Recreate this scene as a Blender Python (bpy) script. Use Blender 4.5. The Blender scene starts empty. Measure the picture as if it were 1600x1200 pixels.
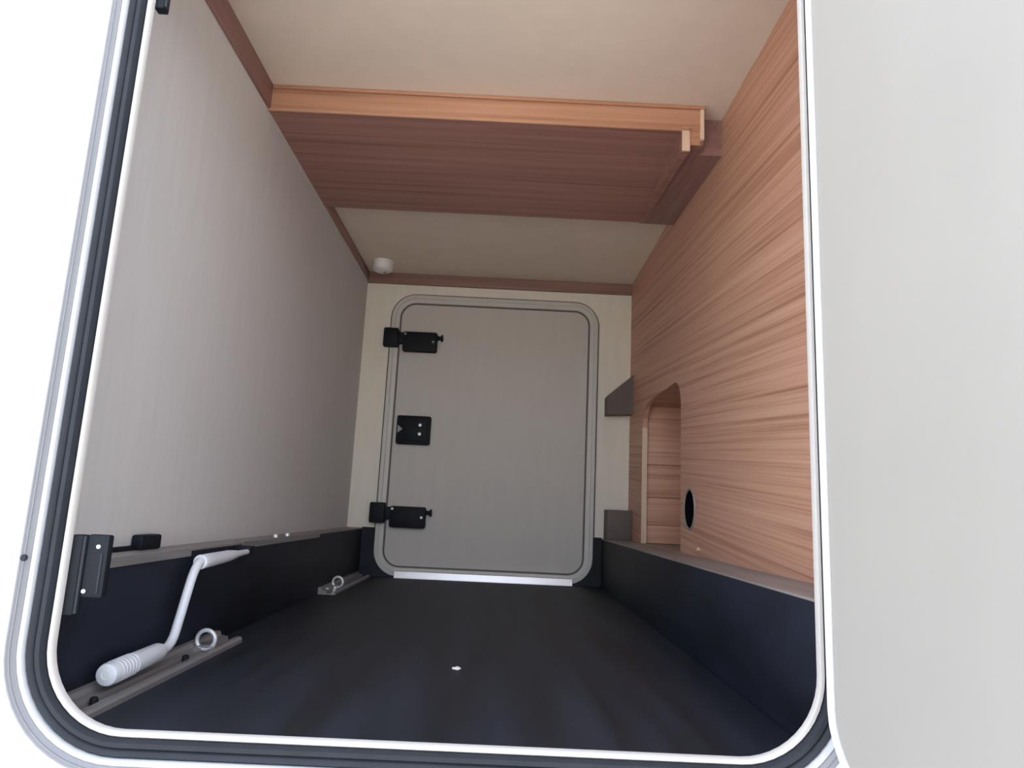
import bpy, bmesh, math
from mathutils import Matrix, Vector

sc = bpy.context.scene
C = sc.collection
PI = math.pi

# ------------------------------------------------------------------ camera
cam_data = bpy.data.cameras.new('camera')
cam = bpy.data.objects.new('camera', cam_data)
C.objects.link(cam)
right = Vector((0.998839, -0.014312, 0.045989))
down = Vector((0.047801, 0.17739, -0.982979))
fwd = Vector((0.00591, 0.984037, 0.177868))
m = Matrix.Identity(4)
for i in range(3):
    m[i][0] = right[i]; m[i][1] = -down[i]; m[i][2] = -fwd[i]
m[0][3], m[1][3], m[2][3] = 0.0, 0.0, 0.29
cam.matrix_world = m
cam_data.sensor_fit = 'HORIZONTAL'
cam_data.sensor_width = 36
cam_data.lens = 1095.85 / 1600 * 36
cam_data.clip_start = 0.02
sc.camera = cam

# ------------------------------------------------------------------ hazy bright sky
w = bpy.data.worlds.new('hazy_sky'); sc.world = w
w.use_nodes = True
bg = w.node_tree.nodes['Background']
sky = w.node_tree.nodes.new('ShaderNodeTexSky')
sky.sky_type = 'NISHITA'
sky.sun_disc = False
sky.sun_elevation = math.radians(57)
sky.sun_rotation = math.radians(-22)      # behind the vehicle, like the sun lamp
sky.air_density = 0.75; sky.dust_density = 3.0; sky.ozone_density = 0.8
hs = w.node_tree.nodes.new('ShaderNodeHueSaturation'); hs.inputs['Saturation'].default_value = 0.40   # milky haze
w.node_tree.links.new(sky.outputs['Color'], hs.inputs['Color'])
w.node_tree.links.new(hs.outputs['Color'], bg.inputs['Color'])
bg.inputs['Strength'].default_value = 0.68

# the sun stands behind the vehicle: this side lies in its shade, the ground beyond the shade is sunlit
sun_d = bpy.data.lights.new('sun', 'SUN')
sun_d.energy = 11.0; sun_d.angle = math.radians(3); sun_d.color = (1.0, 0.965, 0.91)
sun = bpy.data.objects.new('sun', sun_d); C.objects.link(sun)
sun.rotation_euler = Vector((0.25, -0.60, -1.0)).to_track_quat('-Z', 'Y').to_euler()

sc.view_settings.view_transform = 'Standard'
sc.view_settings.look = 'None'
sc.view_settings.gamma = 1.0
sc.view_settings.use_curve_mapping = False
sc.view_settings.exposure = 0.82


# ------------------------------------------------------------------ materials
def mat(name, col, rough=0.6, metal=0.0, spec=0.5, coat=0.0, var=0.0, vscale=(8, 8, 8), bump=0.0, bscale=200, tight=0.2, rot=0.0):
    mt = bpy.data.materials.new(name); mt.use_nodes = True
    nt = mt.node_tree; b = nt.nodes['Principled BSDF']
    b.inputs['Roughness'].default_value = rough
    b.inputs['Metallic'].default_value = metal
    b.inputs['Specular IOR Level'].default_value = spec
    b.inputs['Coat Weight'].default_value = coat
    b.inputs['Coat Roughness'].default_value = 0.05
    tc = nt.nodes.new('ShaderNodeTexCoord')
    mp = nt.nodes.new('ShaderNodeMapping'); mp.inputs['Scale'].default_value = vscale
    nt.links.new(tc.outputs['Object'], mp.inputs['Vector'])
    nz = nt.nodes.new('ShaderNodeTexNoise'); nz.inputs['Scale'].default_value = 1.0; nz.inputs['Detail'].default_value = 6
    nt.links.new(mp.outputs['Vector'], nz.inputs['Vector'])
    rp = nt.nodes.new('ShaderNodeValToRGB')
    rp.color_ramp.elements[0].position = 0.5 - tight; rp.color_ramp.elements[1].position = 0.5 + tight
    mp.inputs['Rotation'].default_value = (0, 0, rot)
    rp.color_ramp.elements[0].color = (*[max(0, c * (1 - var)) for c in col], 1)
    rp.color_ramp.elements[1].color = (*[min(1, c * (1 + var)) for c in col], 1)
    nt.links.new(nz.outputs['Fac'], rp.inputs['Fac'])
    nt.links.new(rp.outputs['Color'], b.inputs['Base Color'])
    if bump:
        n2 = nt.nodes.new('ShaderNodeTexNoise'); n2.inputs['Scale'].default_value = bscale
        nt.links.new(tc.outputs['Object'], n2.inputs['Vector'])
        bp = nt.nodes.new('ShaderNodeBump'); bp.inputs['Strength'].default_value = bump; bp.inputs['Distance'].default_value = 0.001
        nt.links.new(n2.outputs['Fac'], bp.inputs['Height'])
        nt.links.new(bp.outputs['Normal'], b.inputs['Normal'])
    return mt


def wood(name, dark, mid, light, axis='Y', fine=90, rough=0.5, tilt=0.0):
    """laminate with the grain running along one axis"""
    mt = bpy.data.materials.new(name); mt.use_nodes = True
    nt = mt.node_tree; b = nt.nodes['Principled BSDF']
    b.inputs['Roughness'].default_value = rough
    b.inputs['Specular IOR Level'].default_value = 0.35
    tc = nt.nodes.new('ShaderNodeTexCoord')

    def noise(s_across, s_along, det, dist=0.0):
        mp = nt.nodes.new('ShaderNodeMapping')
        s = [s_across] * 3; s['XYZ'.index(axis)] = s_along
        mp.inputs['Scale'].default_value = s
        m0 = nt.nodes.new('ShaderNodeMapping'); m0.inputs['Rotation'].default_value = (-tilt, 0, 0)
        nt.links.new(tc.outputs['Object'], m0.inputs['Vector'])
        nt.links.new(m0.outputs['Vector'], mp.inputs['Vector'])
        n = nt.nodes.new('ShaderNodeTexNoise'); n.inputs['Scale'].default_value = 1
        n.inputs['Detail'].default_value = det; n.inputs['Distortion'].default_value = dist
        nt.links.new(mp.outputs['Vector'], n.inputs['Vector'])
        return n
    a = noise(fine * 0.34, 0.5, 5, 0.2)
    f = noise(fine * 1.6, 2.2, 3)
    mx = nt.nodes.new('ShaderNodeMix'); mx.data_type = 'FLOAT'; mx.inputs[0].default_value = 0.4
    nt.links.new(a.outputs['Fac'], mx.inputs[2]); nt.links.new(f.outputs['Fac'], mx.inputs[3])
    rp = nt.nodes.new('ShaderNodeValToRGB'); e = rp.color_ramp.elements
    e[0].position = 0.36; e[0].color = (*dark, 1)
    e[1].position = 0.66; e[1].color = (*light, 1)
    k = e.new(0.48); k.color = (*mid, 1)
    nt.links.new(mx.outputs[0], rp.inputs['Fac'])
    nt.links.new(rp.outputs['Color'], b.inputs['Base Color'])
    return mt


M = {}
M['paint'] = mat('white_body_paint', (0.60, 0.63, 0.67), 0.35, coat=0.3, var=0.01)
M['alu_grey'] = mat('grey_anodised_frame', (0.23, 0.235, 0.25), 0.45, var=0.03)
M['alu_white'] = mat('white_frame_lacquer', (0.50, 0.52, 0.54), 0.4, var=0.01)
M['rubber'] = mat('slate_rubber_seal', (0.018, 0.022, 0.029), 0.6, var=0.15, vscale=(20, 20, 20), spec=0.3)
M['lip'] = mat('white_frame_lip', (0.52, 0.50, 0.475), 0.45, var=0.01)
M['doorskin'] = mat('pale_grey_door_lining', (0.265, 0.255, 0.235), 0.55, var=0.025, vscale=(9, 9, 4), bump=0.15, bscale=60)
M['wall'] = mat('beige_grey_wall_lining', (0.60, 0.59, 0.58), 0.75, var=0.025, vscale=(60, 60, 5), bump=0.2, bscale=350)
M['ceil'] = mat('beige_ceiling_lining', (0.76, 0.655, 0.55), 0.7, var=0.03, vscale=(14, 14, 14), bump=0.1, bscale=300)
M['backwall'] = mat('cream_back_wall_lining', (0.78, 0.73, 0.63), 0.7, var=0.03, vscale=(40, 40, 5))
M['backdoor'] = mat('greige_door_lining', (0.56, 0.53, 0.49), 0.65, var=0.025, vscale=(30, 30, 4))
M['backframe'] = mat('greige_door_frame', (0.58, 0.56, 0.52), 0.45, var=0.02)
M['gasket'] = mat('dark_gasket', (0.10, 0.09, 0.08), 0.6, var=0.1)
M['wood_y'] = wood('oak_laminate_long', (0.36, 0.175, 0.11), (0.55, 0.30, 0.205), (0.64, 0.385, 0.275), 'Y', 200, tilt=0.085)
M['wood_niche'] = wood('oak_laminate_niche', (0.36, 0.175, 0.11), (0.55, 0.30, 0.205), (0.64, 0.385, 0.275), 'X', 120)
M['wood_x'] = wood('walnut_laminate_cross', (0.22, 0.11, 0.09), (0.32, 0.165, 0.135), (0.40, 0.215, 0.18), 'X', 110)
M['wood_face'] = wood('oak_edge_face', (0.33, 0.165, 0.098), (0.45, 0.235, 0.145), (0.54, 0.30, 0.195), 'X', 85)
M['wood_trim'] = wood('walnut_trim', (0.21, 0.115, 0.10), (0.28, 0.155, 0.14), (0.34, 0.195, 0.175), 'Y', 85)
M['wood_trim_x'] = wood('walnut_strip', (0.19, 0.11, 0.09), (0.25, 0.145, 0.12), (0.31, 0.185, 0.155), 'X', 85)
M['edging'] = wood('pale_oak_edging', (0.62, 0.44, 0.32), (0.70, 0.51, 0.38), (0.76, 0.58, 0.44), 'Z', 40)
M['floor'] = mat('black_floor_lining', (0.0092, 0.0130, 0.0220), 0.55, var=0.4, vscale=(16, 1.4, 6), tight=0.13, spec=0.4, bump=0.2, bscale=260)
M['liner'] = mat('black_side_liner', (0.0066, 0.0088, 0.0165), 0.6, var=0.5, vscale=(9, 3, 9), tight=0.12, spec=0.35, bump=0.15, bscale=200)
M['ledge'] = mat('grey_ledge_top', (0.26, 0.235, 0.22), 0.5, var=0.12, vscale=(20, 3, 20))
M['rail'] = mat('dull_aluminium_rail', (0.26, 0.25, 0.25), 0.45, metal=0.35, var=0.15, vscale=(60, 6, 60))
M['steel'] = mat('bright_zinc', (0.72, 0.74, 0.76), 0.35, metal=0.35, var=0.05)
M['sill'] = mat('bright_aluminium_sill', (0.85, 0.85, 0.85), 0.3, metal=0.9, var=0.03)
M['plastic'] = mat('black_plastic', (0.007, 0.009, 0.013), 0.6, var=0.2, spec=0.22)
M['white'] = mat('white_plastic', (0.66, 0.69, 0.73), 0.4, var=0.04)
M['lamp'] = mat('white_lamp_plastic', (0.75, 0.73, 0.70), 0.35, var=0.02)
M['block'] = mat('taupe_block', (0.125, 0.10, 0.09), 0.65, var=0.08)
M['hole'] = mat('black_hole', (0.004, 0.003, 0.004), 0.9, spec=0.05)
M['ground'] = mat('pale_concrete_ground', (0.41, 0.395, 0.37), 0.9, var=0.15, vscale=(3, 3, 3))


# ------------------------------------------------------------------ helpers
def link(name, me, material, parent=None):
    me.materials.clear(); me.materials.append(material)
    o = bpy.data.objects.new(name, me); C.objects.link(o)
    if parent is not None: o.parent = parent
    return o


def tag(o, label, cat, group=None, kind=None):
    o['label'] = label; o['category'] = cat
    if group: o['group'] = group
    if kind: o['kind'] = kind
    return o


def empty(name, loc, label, cat, group=None, kind=None):
    o = bpy.data.objects.new(name, None); C.objects.link(o)
    o.location = loc; o.empty_display_size = 0.02
    return tag(o, label, cat, group, kind)


def from_bm(bm, name, material, parent=None, smooth=False, base=None, local=False):
    """bm holds world coordinates (or the parent's own when local); the mesh is stored relative to its parent"""
    bmesh.ops.recalc_face_normals(bm, faces=bm.faces)
    q = parent; off = Vector((0, 0, 0))
    while q is not None and not local:
        off += q.location; q = q.parent
    bmesh.ops.translate(bm, vec=-off, verts=bm.verts)
    me = bpy.data.meshes.new(name); bm.to_mesh(me); bm.free()
    if smooth:
        for p in me.polygons: p.use_smooth = True
        try:
            me.set_sharp_from_angle(angle=math.radians(40))
        except Exception:
            pass
    return link(name, me, material, parent)


def add_box(bm, x0, x1, y0, y1, z0, z1, bevel=0.0, seg=2):
    r = bmesh.ops.create_cube(bm, size=1)
    for v in r['verts']:
        v.co = Vector(((x0 + x1) / 2 + v.co.x * (x1 - x0), (y0 + y1) / 2 + v.co.y * (y1 - y0), (z0 + z1) / 2 + v.co.z * (z1 - z0)))
    if bevel:
        es = {e for v in r['verts'] for e in v.link_edges}
        bmesh.ops.bevel(bm, geom=list(es), offset=bevel, segments=seg, affect='EDGES', profile=0.5)


def box(name, x0, x1, y0, y1, z0, z1, material, parent=None, bevel=0.0, base=None):
    bm = bmesh.new(); add_box(bm, x0, x1, y0, y1, z0, z1, bevel)
    return from_bm(bm, name, material, parent, smooth=bevel > 0, base=base)


def rrect(x0, x1, z0, z1, r, n=10):
    """rounded rectangle, counter-clockwise; r single or (bl, br, tr, tl)"""
    if not isinstance(r, tuple): r = (r,) * 4
    pts = []
    for (cx, cz, a0, rr) in ((x0 + r[0], z0 + r[0], PI, r[0]), (x1 - r[1], z0 + r[1], 1.5 * PI, r[1]),
                             (x1 - r[2], z1 - r[2], 0, r[2]), (x0 + r[3], z1 - r[3], 0.5 * PI, r[3])):
        if rr <= 1e-5:
            pts.append((cx, cz)); continue
        for i in range(n + 1):
            a = a0 + i / n * PI / 2
            pts.append((cx + rr * math.cos(a), cz + rr * math.sin(a)))
    return pts


def circle(cx, cz, r, n=32):
    return [(cx + r * math.cos(2 * PI * i / n), cz + r * math.sin(2 * PI * i / n)) for i in range(n)]


def plate_mesh(outer, holes, d0, d1, to3):
    """flat plate with holes: 2-D outlines extruded between depths d0 and d1; to3(u, v, d) -> world"""
    bm = bmesh.new()
    loops = [outer] + list(holes)
    edges = []
    rings = []
    for lp in loops:
        vs = [bm.verts.new((u, v, 0)) for u, v in lp]
        rings.append(vs)
        for i in range(len(vs)):
            edges.append(bm.edges.new((vs[i], vs[(i + 1) % len(vs)])))
    bmesh.ops.triangle_fill(bm, edges=edges, use_beauty=True, use_dissolve=False)
    # triangle_fill also fills the holes only when they are solid outlines: drop faces whose centre lies in a hole

    def inside(p, poly):
        c = False; j = len(poly) - 1
        for i in range(len(poly)):
            xi, yi = poly[i]; xj, yj = poly[j]
            if (yi > p[1]) != (yj > p[1]) and p[0] < (xj - xi) * (p[1] - yi) / (yj - yi) + xi: c = not c
            j = i
        return c
    bad = [f for f in bm.faces if any(inside(f.calc_center_median()[:2], h) for h in holes)]
    if bad: bmesh.ops.delete(bm, geom=bad, context='FACES_ONLY')
    front = list(bm.faces)
    vmap = {}
    for v in list(bm.verts):
        vmap[v] = bm.verts.new((v.co.x, v.co.y, 1))
    for f in front:
        bm.faces.new([vmap[v] for v in reversed(f.verts)])
    for vs in rings:
        for i in range(len(vs)):
            a, b = vs[i], vs[(i + 1) % len(vs)]
            bm.faces.new((a, b, vmap[b], vmap[a]))
    for v in bm.verts:
        v.co = Vector(to3(v.co.x, v.co.y, d0 if v.co.z < 0.5 else d1))
    return bm


XZ = lambda u, v, d: (u, d, v)
YZ = lambda u, v, d: (d, u, v)
XY = lambda u, v, d: (u, v, d)


def sweep_rect(x0, x1, z0, z1, r, profile, n=12, closed_profile=True):
    """sweep a profile of (outward offset, y) around a rounded rectangle in the XZ plane"""
    bm = bmesh.new(); rings = []
    for (o, y) in profile:
        pts = rrect(x0 - o, x1 + o, z0 - o, z1 + o, max(0.002, r + o), n)
        rings.append([bm.verts.new((px, y, pz)) for px, pz in pts])
    k = len(rings); L = len(rings[0])
    for i in range(k if closed_profile else k - 1):
        a = rings[i]; b = rings[(i + 1) % k]
        for j in range(L):
            bm.faces.new((a[j], a[(j + 1) % L], b[(j + 1) % L], b[j]))
    return bm


def add_tube(bm, pts, rad, n=16, cap=True):
    """tube through points; rad single or one per point"""
    pts = [Vector(p) for p in pts]
    if not isinstance(rad, (list, tuple)): rad = [rad] * len(pts)
    rings = []
    up = None
    for i, p in enumerate(pts):
        t = (pts[min(i + 1, len(pts) - 1)] - pts[max(i - 1, 0)]).normalized()
        if up is None:
            up = t.orthogonal().normalized()
        s = t.cross(up)
        if s.length < 1e-6: s = t.orthogonal()
        s.normalize(); up = s.cross(t).normalized()
        rings.append([bm.verts.new(p + rad[i] * (math.cos(2 * PI * k / n) * up + math.sin(2 * PI * k / n) * s)) for k in range(n)])
    for a, b in zip(rings, rings[1:]):
        for k in range(n):
            bm.faces.new((a[k], a[(k + 1) % n], b[(k + 1) % n], b[k]))
    if cap:
        bm.faces.new(rings[0]); bm.faces.new(list(reversed(rings[-1])))


def tube(name, pts, rad, material, parent=None, n=16, base=None):
    bm = bmesh.new(); add_tube(bm, pts, rad, n)
    return from_bm(bm, name, material, parent, smooth=True, base=base)


def add_torus(bm, c, R, r, axis='Y', n=28, k=10):
    rings = []
    for i in range(n):
        a = 2 * PI * i / n
        ring = []
        for j in range(k):
            b = 2 * PI * j / k
            u = (R + r * math.cos(b)) * math.cos(a); v = (R + r * math.cos(b)) * math.sin(a); d = r * math.sin(b)
            p = {'Y': (u, d, v), 'X': (d, u, v), 'Z': (u, v, d)}[axis]
            ring.append(bm.verts.new((c[0] + p[0], c[1] + p[1], c[2] + p[2])))
        rings.append(ring)
    for i in range(n):
        a, b = rings[i], rings[(i + 1) % n]
        for j in range(k):
            bm.faces.new((a[j], a[(j + 1) % k], b[(j + 1) % k], b[j]))


def add_disc(bm, c, r, h, axis='Y', n=20, dome=0.0):
    """short cylinder growing from c along -Y / +Z / +X with an optional domed end"""
    d = {'-Y': Vector((0, -1, 0)), 'Z': Vector((0, 0, 1)), '-Z': Vector((0, 0, -1)), 'X': Vector((1, 0, 0)), '-X': Vector((-1, 0, 0))}[axis]
    c = Vector(c)
    pts = [c, c + d * h]; rad = [r, r]
    if dome:
        for t in (0.35, 0.65, 0.85, 0.97):
            pts.append(c + d * (h + dome * t)); rad.append(r * math.sqrt(max(0.0, 1 - t * t)))
    add_tube(bm, pts, rad, n)


def disc(name, c, r, h, axis, material, parent=None, n=20, dome=0.0, base=None):
    bm = bmesh.new(); add_disc(bm, c, r, h, axis, n, dome)
    return from_bm(bm, name, material, parent, smooth=True, base=base)


# ------------------------------------------------------------------ dimensions (metres)
XL, XR = -0.64, 0.530          # inner faces of the side walls
YF, YB = 0.935, 2.985          # inside of the opening, back wall
ZC = 1.328                     # ceiling
LL, LR = -0.575, 0.420         # faces of the black side liners
ZL = 0.193                     # liner top / ledge
OX0, OX1, OZ0, OZ1, ORAD = -0.550, 0.408, 0.004, 1.200, 0.100   # near opening

# ------------------------------------------------------------------ setting: shell
S = 'structure'
tag(box('ground', -12, 12, -14, 10, -0.70, -0.62, M['ground']), 'pale concrete ground below the vehicle', 'ground', kind=S)
tag(box('floor', XL - 0.05, XR + 0.06, YF - 0.005, YB + 0.05, -0.03, 0.0, M['floor']), 'black scuffed lining on the locker floor', 'floor', kind=S)
tag(box('wall_left', XL - 0.03, XL, YF, YB + 0.03, 0.0, ZC + 0.02, M['wall']), 'beige grey textured wall on the left above the black liner', 'wall', kind=S)
ce = tag(box('ceiling', XL - 0.03, XR + 0.06, YF, YB + 0.03, ZC, ZC + 0.03, M['ceil']), 'beige ceiling panel in front of and behind the wooden box', 'ceiling', kind=S)

box('rear_section', XL, XR, 2.2175, YB, 1.300, ZC, M['ceil'], ce)

# wooden right wall with a rounded niche cut-out and a round duct hole
NY0, NY1, NZ0, NZ1 = 2.108, 2.700, ZL, 0.715
outer = [(YF, 0.0), (YB + 0.03, 0.0), (YB + 0.03, ZC + 0.02), (YF, ZC + 0.02)]
niche = rrect(NY0, NY1, NZ0, NZ1, (0.004, 0.004, 0.10, 0.085))
duct = circle(2.005, 0.318, 0.053)
bm = plate_mesh(outer, [niche, duct], XR, XR + 0.018, YZ)
wr = tag(from_bm(bm, 'wall_right', M['wood_y']), 'brown wood grain wall panel with a rounded niche on the right', 'wall', kind=S)
# deep recess behind the cut-out; its far end wall is boarded
RX0, RX1, RY0, RY1, RZ1 = XR + 0.018, XR + 0.22, NY0 - 0.02, NY1 + 0.012, NZ1 + 0.003
bm = bmesh.new()
add_box(bm, RX1, RX1 + 0.01, RY0 - 0.01, RY1 + 0.02, NZ0 - 0.02, RZ1 + 0.01)
add_box(bm, RX0, RX1, RY0 - 0.01, RY0, NZ0 - 0.02, RZ1 + 0.01)
add_box(bm, RX0, RX1, RY1 + 0.010, RY1 + 0.02, NZ0 - 0.02, RZ1 + 0.01)
add_box(bm, RX0, RX1, RY0, RY1 + 0.010, RZ1, RZ1 + 0.01)
from_bm(bm, 'niche', M['wood_niche'], wr)
box('niche_floor', RX0, RX1, RY0, RY1 + 0.01, NZ0 - 0.02, NZ0 - 0.001, M['ledge'], wr)
zs = [NZ0, 0.262, 0.365, 0.490, RZ1]
for za, zb in zip(zs, zs[1:]):
    box('board', RX0, RX1, RY1, RY1 + 0.009, za + 0.0012, zb - 0.0012, M['wood_niche'], wr, bevel=0.001)
# pale edging on the far jamb of the cut-out
e = box('edge_strip', XR - 0.001, XR + 0.019, NY1 - 0.004, NY1 - 0.0005, NZ0, NZ1 - 0.085, M['edging'], wr)
# duct hole: dark sleeve with a thin rim
bm = bmesh.new()
add_tube(bm, [(XR - 0.001, 2.005, 0.318), (XR + 0.20, 2.005, 0.318)], 0.0515, 32, cap=False)
add_disc(bm, (XR + 0.198, 2.005, 0.318), 0.0515, 0.004, 'X', 32)
from_bm(bm, 'duct_sleeve', M['hole'], wr, smooth=True)
bm = bmesh.new(); add_torus(bm, (XR, 2.005, 0.318), 0.056, 0.0035, 'X')
from_bm(bm, 'duct_rim', M['ledge'], wr, smooth=True)
# small pale peg at the foot of the panel
disc('peg', (XR, 1.905, 0.212), 0.0045, 0.008, '-X', M['edging'], wr)

# back wall with the opening for the far door
BX0, BX1, BZ0, BZ1, BR = -0.520, 0.384, 0.004, 1.205, 0.105
bm = plate_mesh([(XL - 0.03, -0.02), (XR + 0.06, -0.02), (XR + 0.06, ZC + 0.02), (XL - 0.03, ZC + 0.02)],
                [rrect(BX0 + 0.03, BX1 - 0.03, BZ0 + 0.03, BZ1 - 0.03, BR - 0.03)], YB, YB + 0.03, XZ)
tag(from_bm(bm, 'wall_back', M['backwall']), 'cream back wall around the closed far door', 'wall', kind=S)

# outside wall of the vehicle with the rounded opening
FY0, FY1 = 0.905, 0.932
bm = plate_mesh([(-2.4, -0.35), (1.8, -0.35), (1.8, 2.1), (-2.4, 2.1)],
                [rrect(OX0 - 0.0405, OX1 + 0.0405, OZ0 - 0.0405, OZ1 + 0.0405, ORAD + 0.0405, 12)], FY0, FY1, XZ)
tag(from_bm(bm, 'wall_front', M['paint']), 'glossy white outer wall of the vehicle left of the opening', 'wall', kind=S)

# side liners with ledges (black boxes along both walls)
bl = tag(box('baseboard_left', XL, LL, YF, YB, 0.0, ZL - 0.004, M['liner'], bevel=0.003), 'black side liner along the foot of the left wall', 'side liner', kind=S)
box('ledge', XL, LL - 0.002, YF, YB, ZL - 0.004, ZL, M['ledge'], bl)
def corner_piece(xa, sgn, xe, parent):
    pts = [(xa, 0.0)] + [(xe + sgn * (BR - BR * math.sin(t)), BZ0 + BR - BR * math.cos(t)) for t in [i / 10 * PI / 2 for i in range(11)]] + [(xe, ZL + 0.004), (xa, ZL + 0.004)]
    pts[1] = (pts[1][0], 0.0)
    bm = plate_mesh(pts, [], YB - 0.009, YB - 0.0002, XZ)
    return from_bm(bm, 'back_return', M['liner'], parent)
corner_piece(LL, 1, BX0 + 0.012, bl)
br = tag(box('baseboard_right', LR, XR + 0.05, YF, YB, 0.0, ZL - 0.004, M['liner'], bevel=0.003), 'black side liner along the foot of the wooden wall', 'side liner', kind=S)
box('ledge', LR + 0.002, XR, YF, YB, ZL - 0.004, ZL, M['ledge'], br)
corner_piece(LR, -1, BX1 - 0.012, br)

# wooden trims under the ceiling
tag(box('trim_1', XL, XL + 0.008, YF + 0.01, 1.630, 1.262, ZC, M['wood_trim'], bevel=0.0015), 'brown wooden trim on the left wall in front of the overhead box', 'trim', kind=S)
tag(box('trim_2', XL, XL + 0.008, 2.222, YB - 0.02, 1.262, 1.300, M['wood_trim'], bevel=0.0015), 'dark wooden trim on the left wall behind the overhead box', 'trim', kind=S)
tag(box('trim_3', XL, XR, YB - 0.018, YB, 1.252, 1.300, M['wood_trim_x'], bevel=0.0015), 'narrow brown wooden strip above the far door', 'trim', kind=S)

# ------------------------------------------------------------------ frame of the near opening
fr = empty('door_frame', (-0.07, 0.92, 0.0), 'rounded white and grey frame with black rubber seal around the near opening', 'door frame', kind=S)
B = fr.location.copy()
sw = lambda name, prof, mt, par, sm=True: from_bm(sweep_rect(OX0, OX1, OZ0, OZ1, ORAD, prof), name, mt, par, smooth=sm, base=B)
sw('lip', [(0.0, 0.926), (0.002, 0.9235), (0.006, 0.9235), (0.008, 0.926), (0.008, 0.933), (0.0, 0.933)], M['lip'], fr)
sw('rubber_seal', [(0.008, 0.930), (0.008, 0.920), (0.011, 0.9155), (0.0165, 0.9155), (0.0185, 0.9195), (0.0205, 0.916), (0.0255, 0.914), (0.0285, 0.918), (0.0285, 0.930)], M['rubber'], fr)
sw('inner_band', [(0.0285, 0.930), (0.0285, 0.914), (0.030, 0.9115), (0.0345, 0.9105), (0.036, 0.912), (0.036, 0.930)], M['alu_white'], fr)
sw('outer_band', [(0.036, 0.930), (0.036, 0.9115), (0.038, 0.9095), (0.0430, 0.9022), (0.0447, 0.9022), (0.0447, 0.9049), (0.0399, 0.9049), (0.0399, 0.930)], M['alu_grey'], fr)
for x, z in ((-0.5900, 0.205),):
    disc('frame_screw', (x, 0.9055, z), 0.004, 0.0030, '-Y', M['rubber'], fr, 12, 0.001, base=B)

# ------------------------------------------------------------------ far door
d1 = empty('door_1', (-0.07, YB, 0.0), 'closed greige locker door with rounded corners in the back wall', 'door', kind=S)
B = d1.location.copy()
bm = sweep_rect(BX0, BX1, BZ0, BZ1, BR, [(0.0, YB + 0.01), (0.0, YB - 0.011), (-0.002, YB - 0.013), (-0.015, YB - 0.013), (-0.018, YB - 0.009), (-0.034, YB - 0.008), (-0.036, YB - 0.005), (-0.036, YB + 0.01)])
f1 = from_bm(bm, 'frame', M['backframe'], d1, smooth=True, base=B)
bm = sweep_rect(BX0, BX1, BZ0, BZ1, BR, [(0.0, YB - 0.001), (0.0, YB - 0.005), (0.005, YB - 0.005), (0.006, YB - 0.001)])
from_bm(bm, 'outer_gasket', M['gasket'], f1, smooth=True)
bm = sweep_rect(BX0, BX1, BZ0, BZ1, BR, [(-0.034, YB + 0.01), (-0.034, YB - 0.0055), (-0.0425, YB - 0.0045), (-0.0425, YB + 0.01)])
from_bm(bm, 'inner_gasket', M['gasket'], f1, smooth=True)
bm = plate_mesh(rrect(BX0 + 0.0405, BX1 - 0.0405, BZ0 + 0.0405, BZ1 - 0.0405, BR - 0.0405), [], YB - 0.002, YB + 0.03, XZ)
from_bm(bm, 'panel', M['backdoor'], d1, base=B)
bm = plate_mesh([(YB - 0.010, 0.001), (YB - 0.044, 0.001), (YB - 0.044, 0.003), (YB - 0.036, 0.027), (YB - 0.033, 0.029), (YB - 0.010, 0.029)], [], -0.425, 0.300, YZ)
from_bm(bm, 'sill', M['sill'], d1)
for (dz, k) in ((0.745, 0), (0.0, 1)):
    # hinge arm: knuckle block on the frame, bridge, plate on the door, pin
    hb = box('hinge', -0.545, -0.482, YB - 0.045, YB - 0.010, 0.222 + dz - 0.005, 0.300 + dz, M['plastic'], d1, bevel=0.006, base=B)
    box('hinge_plate', -0.462, -0.314, YB - 0.040, YB - 0.002, 0.201 + dz, 0.288 + dz, M['plastic'], hb, bevel=0.008)
    box('hinge_bridge', -0.495, -0.445, YB - 0.036, YB - 0.012, 0.232 + dz, 0.284 + dz, M['plastic'], hb, bevel=0.004)
    bm = bmesh.new()
    add_tube(bm, [(-0.32, YB - 0.022, 0.266 + dz), (-0.298, YB - 0.022, 0.266 + dz)], 0.009, 12)
    add_tube(bm, [(-0.298, YB - 0.022, 0.266 + dz), (-0.290, YB - 0.022, 0.266 + dz)], 0.015, 12)
    from_bm(bm, 'hinge_pin', M['plastic'], hb, smooth=True)
    for (sx, sz) in ((-0.452, 0.276), (-0.330, 0.245)):
        disc('screw', (sx, YB - 0.039, sz + dz), 0.006, 0.003, '-Y', M['steel'] if k else M['rail'], hb, 12, 0.002)
lt = box('latch', -0.462, -0.318, YB - 0.030, YB - 0.002, 0.546, 0.668, M['plastic'], d1, bevel=0.008, base=B)
box('latch_cover', -0.430, -0.330, YB - 0.036, YB - 0.028, 0.560, 0.655, M['plastic'], lt, bevel=0.004)
for sz in (0.590, 0.628):
    disc('screw', (-0.362, YB - 0.035, sz), 0.0075, 0.003, '-Y', M['steel'], lt, 12, 0.002)
bm = plate_mesh([(-0.456, 0.592), (-0.436, 0.609), (-0.456, 0.626)], [], YB - 0.0335, YB - 0.029, XZ)
from_bm(bm, 'latch_tongue', M['rail'], lt)

# ------------------------------------------------------------------ open near door, hinged at the right jamb
ang = math.radians(120)
DX, DY = 0.3975, 0.880
d2 = empty('door_2', (DX, DY, -0.042), 'pale grey open locker door hinged at the right jamb', 'door', kind=S)
d2.rotation_euler = (0, 0, -(ang - PI / 2) * -1 - PI / 2)   # local +X runs from the hinge outwards
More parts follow.
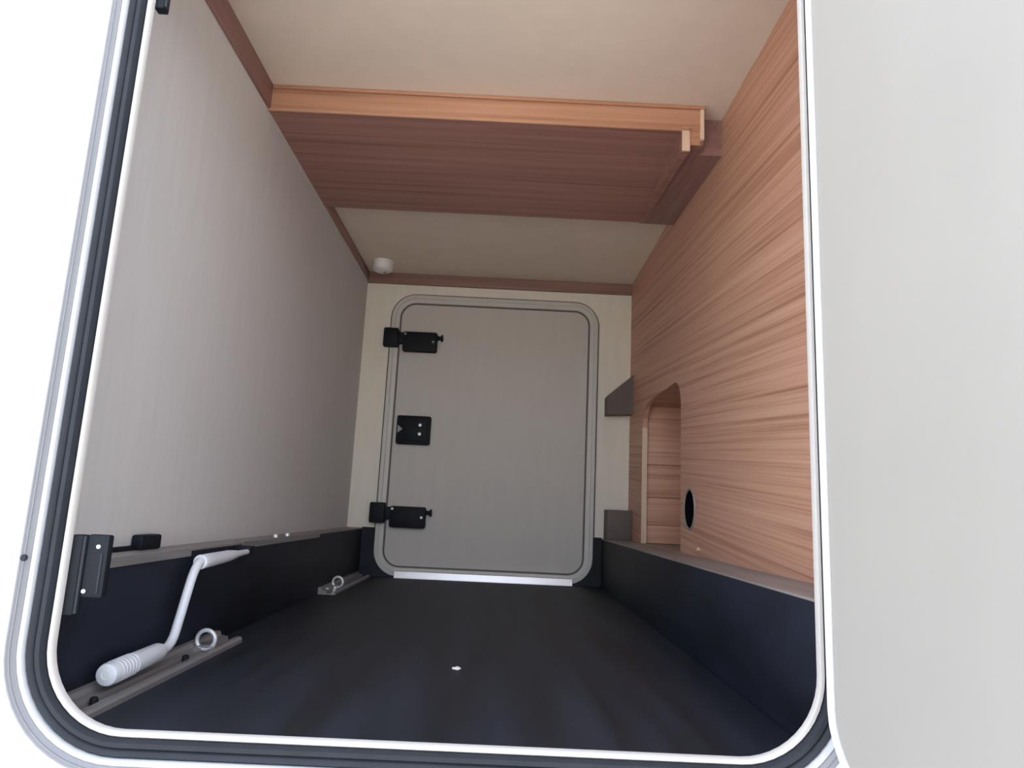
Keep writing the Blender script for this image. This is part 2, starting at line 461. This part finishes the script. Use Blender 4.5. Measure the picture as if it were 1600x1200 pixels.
# local frame: u along the width, v up, depth from inner skin (0) to outer skin
DW, DH = 0.990, 1.300
loc = lambda u, v, d: (u, d, v)
bm = plate_mesh(rrect(0.0, DW, 0.0, DH, 0.12), [rrect(0.009, DW - 0.009, 0.009, DH - 0.009, 0.111)], -0.002, 0.030, loc)
from_bm(bm, 'edge_frame', M['alu_white'], d2, local=True)
bm = plate_mesh(rrect(0.009, DW - 0.009, 0.009, DH - 0.009, 0.111), [], 0.0, 0.026, loc)
from_bm(bm, 'inner_skin', M['doorskin'], d2, local=True)
bm = plate_mesh(rrect(0.009, DW - 0.009, 0.009, DH - 0.009, 0.111), [], 0.0262, 0.032, loc)
from_bm(bm, 'outer_skin', M['paint'], d2, local=True)
for hz in (0.30, 0.65, 1.0):
    bm = bmesh.new(); add_tube(bm, [(-0.001, 0.026, hz - 0.03), (-0.001, 0.026, hz + 0.03)], 0.005, 12)
    from_bm(bm, 'hinge_barrel', M['alu_white'], d2, smooth=True, local=True)

# ------------------------------------------------------------------ overhead wooden box
bx = empty('overhead_box', (XL, 1.632, 1.262), 'brown wooden box panel hanging under the ceiling across the locker', 'overhead box')
B = bx.location.copy()
box('front_panel', XL, 0.457, 1.632, 1.648, 1.266, ZC - 0.001, M['wood_face'], bx, base=B)
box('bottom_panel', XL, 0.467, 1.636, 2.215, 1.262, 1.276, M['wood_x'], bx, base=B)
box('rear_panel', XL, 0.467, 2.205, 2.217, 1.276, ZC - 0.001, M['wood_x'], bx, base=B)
box('bottom_edging', XL, 0.431, 1.6285, 1.636, 1.257, 1.267, M['wood_face'], bx, bevel=0.0015, base=B)
box('top_edging', XL + 0.01, 0.470, 1.626, 1.633, ZC - 0.010, ZC - 0.001, M['wood_face'], bx, bevel=0.001, base=B)
bm = plate_mesh([(1.634, 1.203), (2.214, 1.258), (2.214, 1.2619), (1.634, 1.2619)], [], 0.412, 0.430, YZ)
from_bm(bm, 'side_rail', M['wood_x'], bx)
box('side_rail_edging', 0.411, 0.431, 1.629, 1.635, 1.203, 1.268, M['edging'], bx, bevel=0.001, base=B)
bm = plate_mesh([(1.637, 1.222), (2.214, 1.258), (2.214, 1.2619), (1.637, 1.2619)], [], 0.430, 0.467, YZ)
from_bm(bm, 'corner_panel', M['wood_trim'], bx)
box('corner_face', 0.432, 0.457, 1.634, 1.637, 1.222, 1.266, M['wood_face'], bx)
box('corner_edging', 0.457, 0.467, 1.628, 1.637, 1.236, ZC - 0.002, M['edging'], bx, bevel=0.001, base=B)
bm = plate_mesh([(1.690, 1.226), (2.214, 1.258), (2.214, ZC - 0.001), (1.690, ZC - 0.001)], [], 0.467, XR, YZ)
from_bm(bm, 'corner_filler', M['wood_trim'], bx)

# ------------------------------------------------------------------ lamp in the far left corner
lx, ly = -0.550, 2.83
la = empty('ceiling_lamp', (lx, ly, 1.300), 'small round white lamp on the ceiling in the far left corner', 'lamp')
B = la.location.copy()
disc('lamp_base', (lx, ly, 1.300), 0.044, 0.012, '-Z', M['lamp'], la, 28, base=B)
disc('lamp_dome', (lx, ly, 1.300 - 0.012), 0.042, 0.022, '-Z', M['lamp'], la, 28, 0.016, base=B)
disc('lamp_button', (lx + 0.012, ly - 0.004, 1.300 - 0.047), 0.007, 0.004, '-Z', M['ledge'], la, 14, base=B)

# ------------------------------------------------------------------ far right corner blocks
bm = plate_mesh([(0.421, 0.707), (XR, 0.713), (XR, 0.880), (0.421, 0.785)], [], YB - 0.075, YB - 0.0005, XZ)
o = from_bm(bm, 'corner_bracket', M['block'])
tag(o, 'dark sloping bracket in the far right corner beside the closed door', 'bracket')
o = box('corner_block', 0.428, XR, YB - 0.10, YB - 0.0005, ZL, 0.313, M['block'], bevel=0.003)
tag(o, 'taupe square block on the ledge in the far right corner', 'block')

# ------------------------------------------------------------------ latch keepers on the left jamb
def keeper(z0, z1, label, up=0.022):
    r = empty('latch_keeper', (-0.542, 0.940, z0), label, 'latch keeper', 'latch keepers on the left jamb')
    box('keeper_bar', -0.5530, -0.5375, 0.9332, 0.950, z0, z1, M['plastic'], r, bevel=0.002)
    box('keeper_rib', -0.5374, -0.5335, 0.9335, 0.940, z0 + 0.002, z1 - 0.001, M['rubber'], r, bevel=0.001)
    pl = box('keeper_plate', -0.5334, -0.5050, 0.936, 0.949, z0 + up, z1 + 0.001, M['plastic'], r, bevel=0.003)
    box('keeper_slot', -0.5130, -0.5105, 0.9345, 0.9365, z0 + up + 0.006, z1 - 0.022, M['rubber'], pl, bevel=0.0005)
    for sx, sz in ((-0.5175, z1 - 0.014), (-0.5285, z0 + up + 0.008)):
        disc('screw', (sx, 0.9362, sz), 0.0028, 0.0015, '-Y', M['steel'], pl, 12, 0.001)
    return r
keeper(0.134, 0.234, 'black latch keeper at the lower left jamb above the white crank')
keeper(1.001, 1.101, 'black latch keeper at the top of the left jamb', 0.045)

# ------------------------------------------------------------------ crank
CXX = -0.545
ck = empty('crank_handle', (CXX, 1.07, 0.02), 'white crank handle with thick grip clipped to the left black liner', 'crank')
B = ck.location.copy()
g0, g1 = Vector((CXX, 1.050, 0.0365)), Vector((CXX, 1.215, 0.0395))
d = (g1 - g0)
pts, rad = [], []
for t, r_ in ((0, 0.011), (0.012, 0.0148), (0.04, 0.016), (0.9, 0.0145), (0.95, 0.0125), (1.0, 0.010)):
    pts.append(g0 + d * t); rad.append(r_)
gr = tube('grip', pts, rad, M['white'], ck, 24, base=B)
for t in [0.12 + 0.055 * i for i in range(6)]:
    bm = bmesh.new(); add_torus(bm, g0 + d * t, 0.0155 - 0.001 * t, 0.0012, 'Y', 24, 6)
    from_bm(bm, 'grip_ring', M['white'], gr, smooth=True)
bm = bmesh.new(); add_torus(bm, g0 + Vector((0, 0.001, 0)), 0.006, 0.0016, 'Y', 18, 6)
from_bm(bm, 'end_cap', M['lamp'], gr, smooth=True)
path = [g1 - d * 0.02]
def bez(a, b, c, n=7):
    return [(1 - t) ** 2 * a + 2 * t * (1 - t) * b + t * t * c for t in [i / n for i in range(n + 1)]]
k0 = Vector((CXX, 1.248, 0.040)); k1 = Vector((CXX, 1.306, 0.168))
path += bez(k0 - Vector((0, .024, 0)), k0, k0 + (k1 - k0) * 0.2)
path += bez(k1 - (k1 - k0) * 0.22, k1 + Vector((0, 0.004, 0.006)), k1 + Vector((0, 0.028, 0.006)))
tube('rod', path, 0.0078, M['white'], ck, 16, base=B)
s0 = Vector((CXX, 1.326, 0.172)); s1 = Vector((CXX, 1.560, 0.177))
d = s1 - s0; pts, rad = [], []
for t, r_ in ((0, 0.010), (0.02, 0.0128), (0.10, 0.0130), (0.55, 0.0115), (0.72, 0.0085), (0.75, 0.0070), (1.0, 0.0055)):
    pts.append(s0 + d * t); rad.append(r_)
sl = tube('sleeve', pts, rad, M['white'], ck, 20, base=B)
bm = bmesh.new(); add_torus(bm, s0, 0.0105, 0.003, 'Y', 20, 8); from_bm(bm, 'sleeve_collar', M['white'], sl, smooth=True)
box('clip', LL + 0.0005, CXX + 0.006, 1.565, 1.600, 0.168, 0.188, M['plastic'], ck, bevel=0.003, base=B)

# ------------------------------------------------------------------ lashing rails in the floor corner
def rail(y0, y1, ring_y, studs, label):
    r = empty('lashing_rail', (-0.545, y0, 0.0), label, 'lashing rail', 'lashing rails at the foot of the left liner')
    b = r.location.copy()
    prof = [(-0.5745, 0.0), (-0.519, 0.0), (-0.519, 0.007), (-0.523, 0.0115), (-0.531, 0.0115), (-0.533, 0.004), (-0.547, 0.004), (-0.549, 0.0115), (-0.562, 0.0135), (-0.565, 0.021), (-0.5745, 0.0215)]
    bm = plate_mesh(prof, [], y0, y1, XZ)
    from_bm(bm, 'rail_profile', M['rail'], r, base=b)
    eye = box('lashing_eye', -0.560, -0.524, ring_y - 0.010, ring_y + 0.022, 0.0116, 0.0165, M['rail'], r, bevel=0.002, base=b)
    bm = bmesh.new(); add_torus(bm, (-0.543, ring_y - 0.006, 0.0260), 0.0170, 0.0040, 'Y', 28, 10)
    from_bm(bm, 'eye_ring', M['steel'], eye, smooth=True)
    for (x, y) in studs:
        disc('stud', (x, y, 0.0036), 0.0055, 0.010, 'Z', M['steel'] if y0 > 2 else M['plastic'], r, 14, 0.003, base=b)
    return r
rail(0.966, 1.515, 1.395, [(-0.540, 1.300), (-0.540, 1.02)], 'grey lashing rail with steel ring under the white crank')
r2 = rail(2.330, 2.930, 2.470, [(-0.556, 2.375), (-0.527, 2.345), (-0.540, 2.415)], 'grey lashing rail with steel ring beside the far door')

# metal strips along the edge of the left ledge
for (y0, y1, lab) in ((0.968, 1.345, 'dull grey edge strip on the left ledge above the crank rod'), (1.610, 2.280, 'dull grey edge strip on the left ledge beyond the crank tip')):
    e = empty('edge_strip', (LL, y0, ZL), lab, 'edge strip', 'edge strips on the left ledge')
    bm = plate_mesh([(LL - 0.016, ZL + 0.0005), (LL + 0.0035, ZL + 0.0005), (LL + 0.0035, ZL - 0.014), (LL + 0.0008, ZL - 0.014), (LL + 0.0008, ZL - 0.001), (LL - 0.016, ZL - 0.001)][::-1], [], y0, y1, XZ)
    for v in bm.verts: v.co.z += 0.0012
    from_bm(bm, 'strip_profile', M['rail'], e, base=e.location)
    if y0 > 1.5:
        for y in (1.86, 1.96):
            disc('strip_screw', (LL - 0.005, y, ZL + 0.0015), 0.006, 0.006, 'Z', M['steel'], e, 14, 0.003, base=e.location)

# small black catch standing on the left ledge
cc = empty('wall_catch', (XL + 0.012, 1.285, ZL), 'small black catch on the left ledge just behind the near latch keeper', 'catch')
B = cc.location.copy()
box('catch_body', XL + 0.001, XL + 0.022, 1.252, 1.322, ZL, ZL + 0.026, M['plastic'], cc, bevel=0.004, base=B)
box('dark_gap_strip', XL + 0.001, XL + 0.010, 1.08, 1.254, ZL, ZL + 0.008, M['plastic'], cc, bevel=0.001, base=B)  # black strip put in for the dark gap along the wall foot

# pale crumb on the floor
bm = bmesh.new()
bmesh.ops.create_icosphere(bm, subdivisions=2, radius=0.007)
for v in bm.verts:
    v.co.z *= 0.45 + 0.15 * math.sin(v.co.x * 700); v.co.x *= 1.25; v.co += Vector((-0.069, 1.353, 0.0028))
o = from_bm(bm, 'floor_crumb', M['lamp'], smooth=True)
tag(o, 'tiny pale crumb lying on the black floor', 'crumb')
